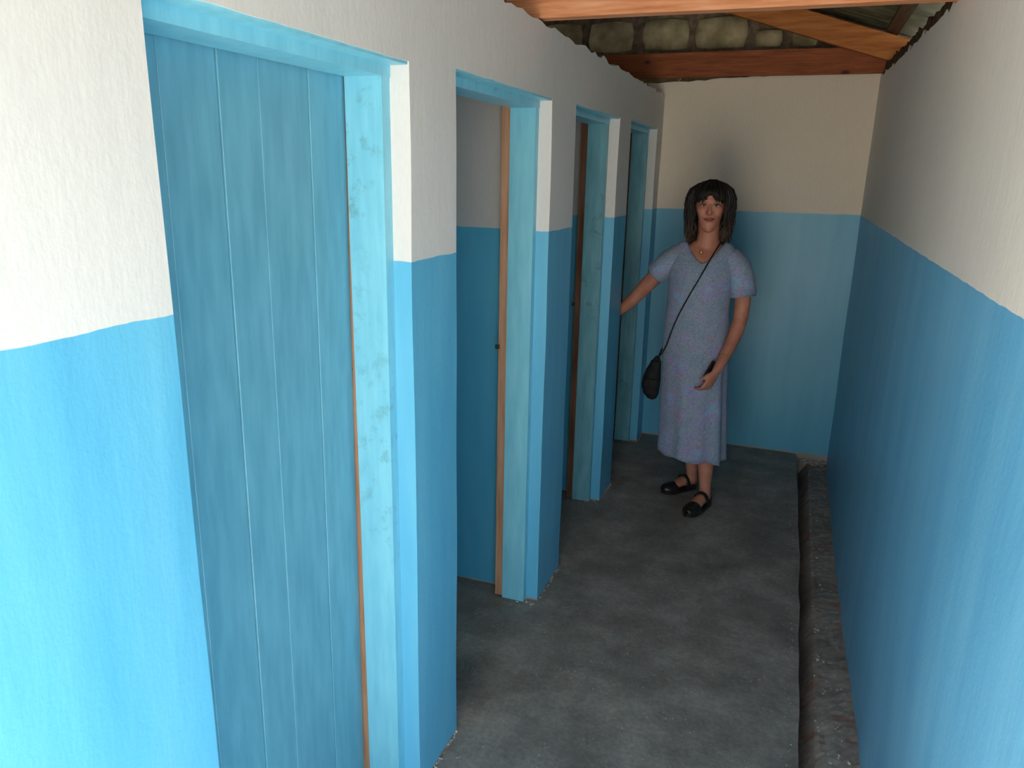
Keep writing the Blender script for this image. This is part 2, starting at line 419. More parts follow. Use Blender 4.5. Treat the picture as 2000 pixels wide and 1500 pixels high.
def roofz(x): return 2.33+(W-x)*math.tan(PIT)
RY = Matrix.Rotation(PIT, 3, 'Y')
piv = Vector((W+.1, 4.67, 2.215))
timber('rafter', -1.6, W+.14, 4.655, 4.698, 2.215, 2.335, M_RAFTER, 'orange pine rafter sloping up from the far right corner', 'beam', 'roof rafters', RY, piv)
for y in (2.49, .62):
    timber('rafter', -1.6, W+.14, y, y+.045, 2.215, 2.335, M_BEAM, 'pine rafter rising over the corridor wall behind the near tie beam' if y > 1 else 'pine rafter above the first doorway', 'beam', 'roof rafters', RY, Vector((W+.1, y, 2.215)))
# purlins on the rafters
for k, x in enumerate((W+.02, .45, -.3, -1.1)):
    z = 2.345+(W+.1-x)*math.tan(PIT)
    bm = bmesh.new(); box(bm, x-.03, x+.03, -.6, L+.1, z+.004, z+.045, RY, Vector((x, 0, z)))
    tag(link('purlin', bm, M_DARKWOOD), ['dark roof purlin along the right hand eave', 'dark roof purlin over the middle of the corridor', 'dark roof purlin above the stalls near the doorways', 'dark roof purlin above the backs of the stalls'][k], 'beam', 'roof purlins')
# wall plates
timber('wall_plate', W+.03, W+.12, YR, L, 2.075, 2.128, M_DARKWOOD, 'dark rough wall plate along the top of the right wall', 'beam', rot=Matrix.Rotation(.021, 3, 'X'), pivot=Vector((W, 1.9, 2.1)))
timber('wall_plate', -.15, -.045, Y0, L, 2.088, 2.106, M_DARKWOOD, 'dark thin wall plate along the top of the doorway wall', 'beam')
# corrugated sheets
roof = empty('ceiling', (0, 0, 0)); tag(roof, kind='structure')
x0, x1 = -1.75, W+.42
y = -.62; k = 0
while y < L+.3:
    bm = bmesh.new(); rows = []
    n = 40
    for i in range(n+1):
        yy = y+.80*i/n; dz = .009*math.sin(2*PI*yy/.076)+(.006 if k % 2 else 0)
        za = 2.405+(W+.1-x0)*math.tan(PIT)+dz; zb = 2.405+(W+.1-x1)*math.tan(PIT)+dz
        rows.append([bm.verts.new((x0, yy, za)), bm.verts.new((x1, yy, zb)), bm.verts.new((x1, yy, zb+.0012)), bm.verts.new((x0, yy, za+.0012))])
    for a, b in zip(rows, rows[1:]):
        for q in range(4): bm.faces.new([a[q], a[(q+1) % 4], b[(q+1) % 4], b[q]])
    bm.faces.new(rows[0]); bm.faces.new(rows[-1][::-1])
    link('roof_sheet', bm, M_SHEET, roof, smooth=False)
    y += .74; k += 1

bm = bmesh.new(); box(bm, W+.24, W+.265, -.6, L+.2, 2.10, 2.262)  # board added outside the eave to stop light leaking in
tag(link('eave_light_block', bm, M_DARKWOOD), 'added dark board outside the right hand eave, blocking light', 'board')
# stone block gable above the end wall
gab = empty('wall_gable', (0, 0, 0)); tag(gab, kind='structure')
bm = bmesh.new(); solid_grid(bm, cuts([-1.6, W+.15], .1), [L+.155, L+.26], [2.10, 2.3, 2.36], lambda *a: True,
    lambda p: Vector((p.x, p.y, p.z if p.z < 2.35 else roofz(p.x)+.098)))
link('mortar', bm, M_MORTAR, gab)
bmt = bmesh.new()
for r, zc in enumerate((2.15, 2.36, 2.57, 2.78, 2.99)):
    x = -1.6+(.12 if r % 2 else 0)+.02
    while x < W+.1:
        wd = random.uniform(.24, .31); h = .165
        if zc+h >= roofz(x+wd)+.06: h = .085; wd *= .55
        if zc+h < roofz(x+wd)+.06:
            bm = bmesh.new(); box(bm, x, x+wd, L+.125, L+.2, zc, zc+h)
            bmesh.ops.subdivide_edges(bm, edges=bm.edges[:], cuts=2, use_grid_fill=True)
            for v in bm.verts:
                c = Vector((x+wd/2, L+.16, zc+h/2)); d = v.co-c
                v.co = c+Vector((d.x*(1-.10*(abs(d.z)/(h/2))**3), d.y, d.z*(1-.10*(abs(d.x)/(wd/2))**3)))+Vector((.008*nz(v.co, 9), .012*nz(v.co, 7)-.006*(1-min(1, abs(d.x)/(wd/2))**2), .008*nz(v.co+Vector((5, 0, 0)), 9)))
            link('block', bm, M_STONE, gab, smooth=True)
        x += wd+random.uniform(.035, .06)
bmt.free()
# brown mud packed over the wall head between timbers and plaster
bm = bmesh.new()
solid_grid(bm, [W+.012, W+.06], cuts([YR, L-.01], .03), [2.06, 2.145], lambda *a: True,
    lambda p: Vector((p.x, p.y, p.z+(.03*max(0, p.y-2.2)+.02*nz(p, 17)+.015*nz(p, 40) if p.z > 2.1 else 0))))
tag(link('trim_1', bm, M_MUD), kind='structure')
bm = bmesh.new()
solid_grid(bm, [-.13, -.012], cuts([Y0, L-.01], .03), [2.06, 2.099], lambda *a: True,
    lambda p: Vector((p.x, p.y, p.z+(.012*nz(p, 17)+.014*nz(p, 40) if p.z > 2.09 else 0))))
tag(link('trim_2', bm, M_MUD), kind='structure')
#PERSON
# ------------------------------------------------------------------ the woman
PB = (.43, 3.80, 0)
person = empty('person', PB)
tag(person, 'person in a blue patterned short sleeved dress standing at the far doorway', 'person')
def skin_mat():
    m, nt, b = mat('skin', .5, .4)
    pos = mapped(nt)
    nt.links.new(ramp(nt, noise_t(nt, pos, 18, 4), [(.35, (.42, .165, .105)), (.65, (.54, .24, .16))]), b.inputs['Base Color'])
    b.inputs['Subsurface Weight'].default_value = .08; b.inputs['Subsurface Radius'].default_value = (.01, .004, .002)
    return m
M_SKIN = skin_mat()
def head_bm(bm, c, yaw):
    prof = [(-.114, .012, -.076, -.046), (-.106, .024, -.087, -.02), (-.088, .036, -.090, .0), (-.064, .048, -.090, .035), (-.035, .0585, -.089, .066),
            (-.008, .066, -.087, .084), (.012, .0675, -.085, .09), (.035, .068, -.092, .092), (.06, .0665, -.088, .088), (.085, .056, -.070, .074), (.103, .034, -.038, .045), (.110, .010, -.010, .012)]
    seg = 28; rings = []
    R = Matrix.Rotation(yaw, 3, 'Z')
    for z, w_, f, b_ in prof:
        r = []
        for k in range(seg):
            a = 2*PI*k/seg; cx = math.cos(a); sy = math.sin(a)
            y = (f+b_)/2+(b_-f)/2*sy
            x = w_*math.copysign(abs(cx)**.85, cx)
            r.append(bm.verts.new(Vector(c)+R @ Vector((x, y, z))))
        rings.append(r)
    for a, b in zip(rings, rings[1:]):
        for k in range(seg): bm.faces.new([a[k], a[(k+1) % seg], b[(k+1) % seg], b[k]])
    bm.faces.new(rings[0][::-1]); bm.faces.new(rings[-1])
    P = lambda x, y, z: Vector(c)+R @ Vector((x, y, z))
    tube(bm, [P(0, -.082, .026), P(0, -.091, .006), P(0, -.101, -.014), P(0, -.104, -.021), P(0, -.088, -.029)], [.0055, .0062, .0085, .0098, .007], 10)
    for s in (-1, 1):
        g = ball(bm, P(.0095*s, -.093, -.022), .0070, 8)
        tube(bm, [P(.010*s, -.088, .032), P(.026*s, -.088, .036), P(.044*s, -.074, .030)], [.006, .007, .005], 8)      # brow
        ball(bm, P(.034*s, -.066, -.012), (.026, .019, .028), 12)                                                   # cheek
        tube(bm, [P(.068*s, .004, .012), P(.075*s, .010, -.004), P(.069*s, .006, -.024)], [.010, .012, .008], 8)      # ear
    ball(bm, P(0, -.079, -.096), (.018, .013, .016), 10)
    ball(bm, P(0, -.084, -.054), (.022, .012, .014), 10)
    tube(bm, [P(-.002, .030, -.06), Vector((c[0]-.002, c[1]+.032, c[2]-.125)), Vector((c[0]-.004, c[1]+.035, c[2]-.20))], [.054, .052, .060], 16)
    return P
HC = (.413, 3.835, 1.500)
HY = math.radians(4)
bm = bmesh.new()
P = head_bm(bm, HC, HY)
# trunk kept just inside the dress
def ring_loft(bm, prof, seg=28):
    rings = []
    for z, cx, cy, rx, ry in prof:
        rings.append([bm.verts.new((cx+rx*math.cos(2*PI*k/seg), cy+ry*math.sin(2*PI*k/seg), z)) for k in range(seg)])
    for a, b in zip(rings, rings[1:]):
        for k in range(seg): bm.faces.new([a[k], a[(k+1) % seg], b[(k+1) % seg], b[k]])
    bm.faces.new(rings[0][::-1]); bm.faces.new(rings[-1])
ring_loft(bm, [(.74, .39, 3.87, .09, .08), (.80, .392, 3.87, .145, .105), (.90, .39, 3.87, .145, .105), (1.0, .388, 3.865, .132, .10), (1.12, .39, 3.86, .135, .112), (1.20, .395, 3.86, .142, .098),
               (1.26, .40, 3.865, .148, .082), (1.295, .402, 3.868, .128, .062), (1.318, .404, 3.87, .085, .052), (1.34, .406, 3.87, .055, .045)])
# legs: her right leg (left in view) stands back, her left leg steps forward
tube(bm, [(.335, 3.885, .80), (.36, 3.90, .60), (.405, 3.92, .44), (.41, 3.935, .32), (.418, 3.945, .20), (.424, 3.945, .10), (.428, 3.95, .055)], [.080, .070, .050, .048, .040, .028, .030], 16)
tube(bm, [(.45, 3.865, .80), (.47, 3.845, .60), (.490, 3.80, .44), (.498, 3.792, .32), (.505, 3.778, .22), (.514, 3.755, .11), (.517, 3.755, .055)], [.080, .072, .052, .049, .042, .029, .031], 16)
# feet
def foot(heel, toe, ank):
    h = Vector(heel); t = Vector(toe); d = t-h
    tube(bm, [h+Vector((0, 0, .042)), Vector(ank), h+d*.42+Vector((0, 0, .052)), h+d*.68+Vector((0, 0, .036)), h+d*.93+Vector((0, 0, .028))],
         [(.024, .026), (.030, .034), (.031, .027), (.036, .020), (.026, .013)], 14)
foot((.437, 3.975, 0), (.300, 3.835, 0), (.428, 3.955, .052)); foot((.532, 3.785, 0), (.455, 3.590, 0), (.520, 3.757, .052))
# her right arm (left in view) reaches down into the last doorway
armR = [(.262, 3.868, 1.255), (.215, 3.872, 1.205), (.135, 3.885, 1.115), (.075, 3.905, 1.045), (.02, 3.928, .985), (-.035, 3.942, .935), (-.052, 3.944, .922)]
tube(bm, armR, [.040, .041, .040, .035, .031, .0235, .022], 14)
# her left arm hangs, forearm brought forward
armL = [(.543, 3.868, 1.255), (.580, 3.866, 1.18), (.602, 3.866, 1.06), (.600, 3.862, .97), (.586, 3.822, .90), (.556, 3.765, .815), (.528, 3.712, .750), (.521, 3.702, .735)]
tube(bm, armL, [.041, .042, .039, .036, .034, .029, .023, .022], 14)
def hand(wrist, fdir, palmn, side, curl, parent_bm, spread=.0, scale=.93):
    """palm, four unequal bent fingers and a thumb leaving the side of the palm near its base"""
    w_ = Vector(wrist); f = Vector(fdir).normalized(); n = Vector(palmn); n = (n-f*n.dot(f)).normalized(); s = f.cross(n).normalized()*side
    sc = scale
    prev = None
    tube(parent_bm, [w_-f*.012, w_+f*.02*sc, w_+f*.055*sc, w_+f*.088*sc], [(.023*sc, .019*sc), (.032*sc, .016*sc), (.040*sc, .0145*sc), (.037*sc, .011*sc)] if abs(s.dot(s)) else .02, 14)
    for i, (off, ln) in enumerate(((.029, .070), (.010, .079), (-.010, .073), (-.028, .057))):
        p = w_+f*(.075*sc)+s*off*sc; pts = [p]; d = f.copy(); seglen = (.35, .36, .29)
        a = curl[i]; q = w_+f*.092*sc+s*off*sc; pts.append(q)
        for k, sl in enumerate(seglen):
            ang = a*(.55, .9, .7)[k]
            d = (Matrix.Rotation(ang, 3, n.cross(f).normalized()*-1) @ d).normalized() if False else (d*math.cos(ang)+(n-d*n.dot(d)).normalized()*math.sin(ang)).normalized()
            q = q+d*ln*sl*sc; pts.append(q)
        tube(parent_bm, pts, [.0095*sc, .0095*sc, .0088*sc, .008*sc, .0068*sc], 8)
    b = w_+f*.022*sc+s*.024*sc
    tube(parent_bm, [b-s*.010*sc, b+f*.014*sc+s*.010*sc+n*.006, b+f*.040*sc+s*.017*sc+n*.018, b+f*.062*sc+s*.012*sc+n*.026], [.013*sc, .0125*sc, .010*sc, .0075*sc], 8)
    return w_, f, n, s
# frame: which way the tube's wide axis lies is set by the palm normal, so the palm is made in its own bmesh and turned
def add_hand(bm, wrist, fdir, palmn, side, curl, sc=.93):
    t = bmesh.new()
    hand((0, 0, 0), (0, 1, 0), (0, 0, 1), side, curl, t, scale=sc)     # local: fingers along +y, palm looks +z, thumb along side*x
    f = Vector(fdir).normalized(); n = Vector(palmn); n = (n-f*n.dot(f)).normalized(); x = f.cross(n)
    Mx = Matrix((x, f, n)).transposed().to_4x4(); Mx.translation = Vector(wrist)
    bmesh.ops.transform(t, verts=t.verts, matrix=Mx)
    me = bpy.data.meshes.new('t'); t.to_mesh(me); t.free(); bm.from_mesh(me); bpy.data.meshes.remove(me)
    return Mx
add_hand(bm, (-.052, 3.944, .922), (-.80, .05, -.45), (.0, -1, .1), 1, (.5, .55, .6, .6))
HM = add_hand(bm, (.521, 3.702, .735), (-.40, -.10, -.91), (-.74, .55, .30), -1, (.62, .70, .78, .86))
body = remesh(bm, .0042, 5, .5)
link('body', body, M_SKIN, person, smooth=True)

# eyes, brows, lips
M_EYE = simple('eye_white', (.35, .33, .31), (.40, .38, .36), 20, .3, .5, 0)
M_IRIS = simple('dark_iris', (.03, .018, .012), (.05, .03, .02), 20, .25, .5, 0)
M_LIP = simple('lips', (.30, .07, .065), (.36, .10, .085), 30, .45, .5, 0)
for s in (-1, 1):
    bm = bmesh.new(); ball(bm, P(.0295*s, -.0795, .0115), (.0135, .0095, .0062), 12); e = link('eye', bm, M_EYE, person, smooth=True)
    bm = bmesh.new(); ball(bm, P(.0290*s, -.0868, .0115), (.0062, .0032, .0058), 10); link('iris', bm, M_IRIS, e, smooth=True)
    bm = bmesh.new(); tube(bm, [P(.045*s, -.076, .0125), P(.036*s, -.0868, .0185), P(.022*s, -.0878, .0180), P(.014*s, -.082, .0120)], [.0012, .0022, .002, .001], 6); link('eyelashes', bm, M_IRIS, person, smooth=True)
    bm = bmesh.new(); tube(bm, [P(.047*s, -.0800, .034), P(.034*s, -.0935, .0425), P(.016*s, -.0955, .0395)], [.0012, .0028, .0022], 6); link('eyebrow', bm, simple('brow_hair', (.05, .03, .02), (.09, .055, .03), 60, .8, .2, 0), person, smooth=True)
bm = bmesh.new()
tube(bm, [P(-.026, -.0835, -.0485), P(-.012, -.0958, -.0475), P(0, -.0980, -.0492), P(.012, -.0958, -.0475), P(.026, -.0835, -.0485)], [.0012, .0036, .0034, .0036, .0012], 8)
tube(bm, [P(-.024, -.0840, -.0495), P(-.010, -.0962, -.0575), P(0, -.0975, -.0585), P(.010, -.0962, -.0575), P(.024, -.0840, -.0495)], [.0012, .0040, .0046, .0040, .0012], 8)
link('lips', bm, M_LIP, person, smooth=True)

# hair: dark crown and parted fringe, lighter wavy ends on the shoulders
def hair_mat():
    m, nt, b = mat('brown_hair', .55, .35)
    g = N(nt, 'ShaderNodeNewGeometry'); sep = N(nt, 'ShaderNodeSeparateXYZ'); nt.links.new(g.outputs['Position'], sep.inputs[0])
    n = noise_t(nt, mapped(nt, (40, 40, 8)), 3, 4)
    h = math_n(nt, 'ADD', sep.outputs[2], math_n(nt, 'MULTIPLY', math_n(nt, 'SUBTRACT', n, .5), .10))
    mr = N(nt, 'ShaderNodeMapRange'); mr.inputs[1].default_value = 1.056; mr.inputs[2].default_value = 1.52; nt.links.new(h, mr.inputs[0])
    nt.links.new(ramp(nt, mr.outputs[0], [(.0, (.30, .17, .08)), (.4, (.11, .062, .026)), (.85, (.010, .008, .007))]), b.inputs['Base Color'])
    return m
M_HAIR = hair_mat()
rnd = random.Random(3)
bm = bmesh.new()
# close fitting crown
seg = 28; rings = []
for z, w_, f, b_ in [(.02, .078, .0, .104), (.045, .0775, -.060, .104), (.058, .077, -.094, .102), (.075, .073, -.092, .097), (.095, .060, -.072, .082), (.112, .043, -.045, .060), (.123, .022, -.015, .032)]:
    rings.append([bm.verts.new(P(w_*math.cos(2*PI*k/seg), (f+b_)/2+(b_-f)/2*math.sin(2*PI*k/seg), z+.003*nz((k*.7, z*60, 0), 1))) for k in range(seg)])
for a, b in zip(rings, rings[1:]):
    for k in range(seg): bm.faces.new([a[k], a[(k+1) % seg], b[(k+1) % seg], b[k]])
bm.faces.new(rings[-1])
# fringe, parted in the middle
for i in range(80):
    x = -.072+.144*i/79+rnd.uniform(-.003, .003)
    gap = max(0, 1-abs(x+.002)/.020)
    top = .100+rnd.uniform(-.012, .008)
    end = .032+rnd.uniform(-.007, .006)+gap*.036-.018*(abs(x)/.07)**3
    yy = lambda xx: -.094+.050*(abs(xx)/.075)**2.2
    xe = x*1.02+(.004 if x > 0 else -.004)*(1-gap)
    tube(bm, [P(x*.55, -.045, top+.012), P(x*.8, yy(x)*.80, top-.002), P(x*.96, yy(x)-.009, .078), P(xe, yy(xe)-.011, (end+.078)/2), P(xe, yy(xe)-.004, end)], [.004, .0045, .0042, .0035, .0012], 6)
# long side and back locks
for i in range(330):
    a = math.radians(rnd.uniform(-42, 222)); cx = math.cos(a); sy = math.sin(a)
    side = abs(cx)
    ztop = .126-rnd.uniform(0, .008); zb = -.150+rnd.uniform(-.022, .04)+(.015 if sy < 0 else -.01)
    r0 = rnd.uniform(.9, 1.12); ph = rnd.uniform(0, 6); amp = rnd.uniform(.006, .013)
    pts = []; rad = []
    for t in range(9):
        u = t/8; z = ztop+(zb-ztop)*u**1.22
        flare = (.012+.070*math.sin(PI/2*min(1, u*3.4))+.020*math.sin(PI*min(1, u*1.02)))*(1+(r0-1)*min(1, u*3))
        x = flare*cx; y = .012+(.014+.066*math.sin(PI/2*min(1, u*3.4))+.022*math.sin(PI*u))*sy*r0
        if sy < 0:                                     # front locks frame the face, never cross it
            x = math.copysign(max(abs(x), (.014+.058*math.sin(PI/2*min(1, u*3.2))) if u < .8 else .064), cx); y = max(y, -.052+.02*u)
            if u > .25: x = math.copysign(abs(x)+.004, cx)
        k = u*u
        x += amp*k*2.0*math.sin(ph+u*13); y += amp*k*2.0*math.cos(ph+u*11)
        if z < -.10 and sy > 0: y = min(y, .085)
        pts.append(P(x, y, z)); rad.append((.0056*(1-.15*u) if t < 8 else .0015)*rnd.uniform(.85, 1.1))
    tube(bm, pts, rad, 6)
link('hair', bm, M_HAIR, person, smooth=True)

# dress
def dress_mat():
    m, nt, b = mat('patterned_cotton', .85, .2)
    pos = mapped(nt, coord='obj')
    big = noise_t(nt, pos, 11, 2); big2 = noise_t(nt, mapped(nt, (1, 1, 1.3), 'obj'), 15, 2)
    base = ramp(nt, big, [(.36, (.25, .34, .47)), (.48, (.30, .37, .46)), (.58, (.33, .33, .55)), (.68, (.27, .44, .60))])
    pink = ramp(nt, big2, [(.60, (0, 0, 0)), (.68, (1, 1, 1))])
    col = mix(nt, math_n(nt, 'MULTIPLY', pink, .5), base, (.46, .30, .42))
    # tiny printed sprigs: dark squiggles and pale dots
    n = N(nt, 'ShaderNodeTexNoise'); n.inputs['Scale'].default_value = 95; n.inputs['Detail'].default_value = 2; n.inputs['Distortion'].default_value = 1.5; nt.links.new(pos, n.inputs['Vector'])
    dark = ramp(nt, n.outputs['Fac'], [(.44, (0, 0, 0)), (.49, (1, 1, 1)), (.54, (0, 0, 0))])
    col = mix(nt, math_n(nt, 'MULTIPLY', dark, .8), col, (.09, .11, .20))
    v = N(nt, 'ShaderNodeTexVoronoi'); v.inputs['Scale'].default_value = 130; nt.links.new(pos, v.inputs['Vector'])
    dots = ramp(nt, v.outputs['Distance'], [(.18, (1, 1, 1)), (.30, (0, 0, 0))])
    col = mix(nt, math_n(nt, 'MULTIPLY', dots, .28), col, (.62, .66, .74))
    nt.links.new(col, b.inputs['Base Color'])
    bump(nt, b, noise_t(nt, pos, 30, 3), .15, .004)
    b.inputs['Sheen Weight'].default_value = .1
    return m
M_DRESS = dress_mat()
bm = bmesh.new(); seg = 96
#        z     cx    cy    rx    ry
DP = [(.245, .420, 3.842, .170, .166), (.40, .415, 3.845, .165, .158), (.55, .406, 3.852, .162, .148), (.70, .398, 3.860, .161, .137), (.82, .392, 3.866, .163, .128), (.92, .390, 3.866, .160, .124),
      (1.00, .389, 3.864, .154, .120), (1.08, .390, 3.860, .153, .124), (1.15, .392, 3.858, .155, .126), (1.20, .395, 3.858, .158, .118)]
def dprof(z):
    for a, b in zip(DP, DP[1:]):
        if z <= b[0]:
            t = (z-a[0])/(b[0]-a[0]); t = t*t*(3-2*t) if False else t
            return [a[i]+(b[i]-a[i])*t for i in range(1, 5)]
    return DP[-1][1:]
rows = []
NR = 46
for i in range(NR+1):
    z0 = .245+(1.20-.245)*i/NR; row = []
    for k in range(seg):
        a = 2*PI*k/seg; cx, cy, rx, ry = dprof(z0)
        fold = max(0, (1.0-z0)/.75)
        fr = 1+.055*fold*math.sin(a*7+.6+1.2*math.sin(a*2))+.030*fold*math.sin(a*11+2)+.010*math.sin(z0*30+a*3)*(1 if z0 > .85 else .4)
        z = z0
        if i < 6: z += (1-i/6)*(.006*math.sin(a*7+2)+.019*math.cos(a+2.3)-.004)
        bust = 0
        if z0 > 1.02: bust = .016*math.exp(-((z0-1.13)/.05)**2)*max(0, -math.sin(a))**2*(math.exp(-((math.cos(a)-.42)/.25)**2)+math.exp(-((math.cos(a)+.42)/.25)**2))
        row.append(bm.verts.new((cx+rx*fr*math.cos(a), cy+(ry*fr+bust)*math.sin(a), z)))
    rows.append(row)
base = rows[-1]
NS = 10
for i in range(1, NS+1):
    t = i/NS; row = []
    for k in range(seg):
        a = 2*PI*k/seg; f = max(0, -math.sin(a)); w_ = f**5*1.0
        p0 = base[k].co
        ex, ey = math.cos(a), math.sin(a)
        V = max(0, 1-(abs(ex)/.92)**1.45) if ey < 0 else 0     # how deep in the V
        zn = 1.338-.098*V
        xn = .403+.098*ex; yn = 3.872+(.060 if ey > 0 else .060+.046*V)*ey
        pn = Vector((xn, yn, zn))
        s = abs(ex)
        c1 = Vector((.398+(.172-.02*f)*ex, 3.866+(.100+.012*f)*ey, 1.275+.048*s-.045*V))
        row.append(bm.verts.new(p0*(1-t)**2+c1*2*t*(1-t)+pn*t*t))
    rows.append(row)
for a, b in zip(rows, rows[1:]):
    for k in range(seg): bm.faces.new([a[k], a[(k+1) % seg], b[(k+1) % seg], b[k]])
def sleeve(pts, rr):
    rings = []
    n = len(pts)
    for i in range(n):
        p = Vector(pts[i]); t = (Vector(pts[min(i+1, n-1)])-Vector(pts[max(i-1, 0)])).normalized()
        y = Vector((0, 1, 0)); s = (y-t*y.dot(t)).normalized(); q = t.cross(s)
        ra, rb = rr[i]
        rings.append([bm.verts.new(p+q*math.cos(2*PI*k/28)*ra*(1+.02*math.sin(k*1.9+i))+s*math.sin(2*PI*k/28)*rb) for k in range(28)])
    for a, b in zip(rings, rings[1:]):
        for k in range(28): bm.faces.new([a[k], a[(k+1) % 28], b[(k+1) % 28], b[k]])
sleeve([(.32, 3.866, 1.268), (.275, 3.867, 1.258), (.232, 3.870, 1.228), (.198, 3.873, 1.192), (.170, 3.876, 1.163), (.168, 3.8765, 1.161)], [(.034, .056), (.058, .070), (.062, .068), (.058, .064), (.057, .062), (.051, .056)])
sleeve([(.485, 3.866, 1.270), (.525, 3.867, 1.258), (.564, 3.867, 1.215), (.590, 3.867, 1.150), (.604, 3.866, 1.085), (.604, 3.866, 1.088)], [(.034, .056), (.060, .070), (.065, .069), (.062, .066), (.063, .063), (.057, .057)])
dress = link('dress', bm, M_DRESS, person, smooth=True)
sm = dress.modifiers.new('thick', 'SOLIDIFY'); sm.thickness = .0025; sm.offset = -1

# necklace pendant and bracelet
M_GOLD = simple('gold', (.45, .24, .05), (.60, .34, .09), 20, .3, .5, 0, metal=.8)
bm = bmesh.new(); ball(bm, (.394, 3.762, 1.292), (.007, .003, .009), 8)
link('pendant', bm, M_GOLD, person, smooth=True)
bm = bmesh.new()
f = (Vector(armL[-1])-Vector(armL[-3])).normalized(); s = f.cross(Vector((0, 1, 0))).normalized(); q = f.cross(s)
c = Vector(armL[-3])+f*.025
ring = [c+s*math.cos(t*2*PI/24)*.0285+q*math.sin(t*2*PI/24)*.0285 for t in range(25)]
tube(bm, ring, .0022, 6, caps=False); link('bracelet', bm, M_GOLD, person, smooth=True)

# shoes
M_SHOE = simple('black_shoe_leather', (.008, .008, .008), (.02, .019, .018), 30, .35, .5, .1)
def shoe(heel, toe):
    h = Vector(heel); t = Vector(toe); d = (t-h); ln = d.length+.03; d.normalize(); s = Vector((-d.y, d.x, 0)); h = h-d*.012
    outline = lambda u: .030+.012*math.sin(PI*min(1, max(0, (u-.25)/.75)))**1.0*(1 if u > .25 else 0)+(.0 if u < .85 else -.0)
    def wid(u): return (.029*math.sqrt(max(0, 1-((.12-u)/.12)**2)) if u < .12 else .029+.011*math.sin(PI/2*min(1, (u-.12)/.55)) if u < .72 else .040*math.sqrt(max(0, 1-((u-.72)/.28)**2)))
    bm = bmesh.new(); N_ = 26; L_, R_ = [], []
    def rowat(z, k=1.0): 
        ll = [h+d*ln*(.004+.992*i/N_)+s*wid(.004+.992*i/N_)*k+Vector((0, 0, z(i/N_))) for i in range(N_+1)]
        rr = [h+d*ln*(.004+.992*i/N_)-s*wid(.004+.992*i/N_)*k+Vector((0, 0, z(i/N_))) for i in range(N_+1)]
        return [bm.verts.new(p) for p in ll+rr[::-1]]
    rise = lambda u: .004*max(0, (u-.8)/.2)
    a = rowat(lambda u: rise(u)+.0005, .95); b = rowat(lambda u: rise(u)+.012, 1.02); c_ = rowat(lambda u: rise(u)+.020, 1.02)
    for p_, q_ in ((a, b), (b, c_)):
        m_ = len(p_)
        for i in range(m_): bm.faces.new([p_[i], p_[(i+1) % m_], q_[(i+1) % m_], q_[i]])
    bm.faces.new(a[::-1]); bm.faces.new(c_)
    sh = link('shoe', bm, M_SHOE, person, smooth=False)
    # closed toe
    def shell(u0, u1, hf, name):
        bm = bmesh.new(); rows = []
        for i in range(13):
            u = u0+(u1-u0)*i/12; w_ = max(.003, wid(u)*1.03); hh = hf(u)
            rows.append([bm.verts.new(h+d*ln*u+s*w_*math.cos(PI*k/14)+Vector((0, 0, .016+rise(u)+hh*math.sin(PI*k/14)**.8))) for k in range(15)])
        for a_, b_ in zip(rows, rows[1:]):
            for k in range(14): bm.faces.new([a_[k], a_[k+1], b_[k+1], b_[k]])
        o = link(name, bm, M_SHOE, sh, smooth=True); mm = o.modifiers.new('t', 'SOLIDIFY'); mm.thickness = .0025; mm.offset = 1
    shell(.64, .995, lambda u: .036*math.sqrt(max(.0, 1-((u-.60)/.42)**2))+.004, 'toe_cap')
    # heel counter
    bm = bmesh.new(); rows = []
    for i in range(17):
        a_ = PI*i/16; u = .20-.20*math.sin(a_)
        p = h+d*ln*(.235-.235*math.sin(a_))+s*.0325*math.cos(a_)
        rows.append([bm.verts.new(p+Vector((0, 0, z))) for z in (.014, .035, .035+.028*math.sin(a_)**.5)])
    for a_, b_ in zip(rows, rows[1:]):
        for k in range(2): bm.faces.new([a_[k], a_[k+1], b_[k+1], b_[k]])
    o = link('heel_counter', bm, M_SHOE, sh, smooth=True); mm = o.modifiers.new('t', 'SOLIDIFY'); mm.thickness = .003; mm.offset = 0
    # strap over the instep and round the ankle
    bm = bmesh.new(); rows = []
    for i in range(17):
        a_ = PI*i/16
        for_u = h+d*ln*(.33+.06*math.sin(a_))
        p = for_u+s*.037*math.cos(a_)+Vector((0, 0, .020+.066*math.sin(a_)**.8))
        rows.append([bm.verts.new(p-d*.012+Vector((0, 0, .004))), bm.verts.new(p+d*.012)])
    for a_, b_ in zip(rows, rows[1:]): bm.faces.new([a_[0], a_[1], b_[1], b_[0]])
    o = link('strap', bm, M_SHOE, sh, smooth=True); mm = o.modifiers.new('t', 'SOLIDIFY'); mm.thickness = .003; mm.offset = 1
shoe((.437, 3.975, 0), (.300, 3.835, 0)); shoe((.532, 3.785, 0), (.455, 3.590, 0))

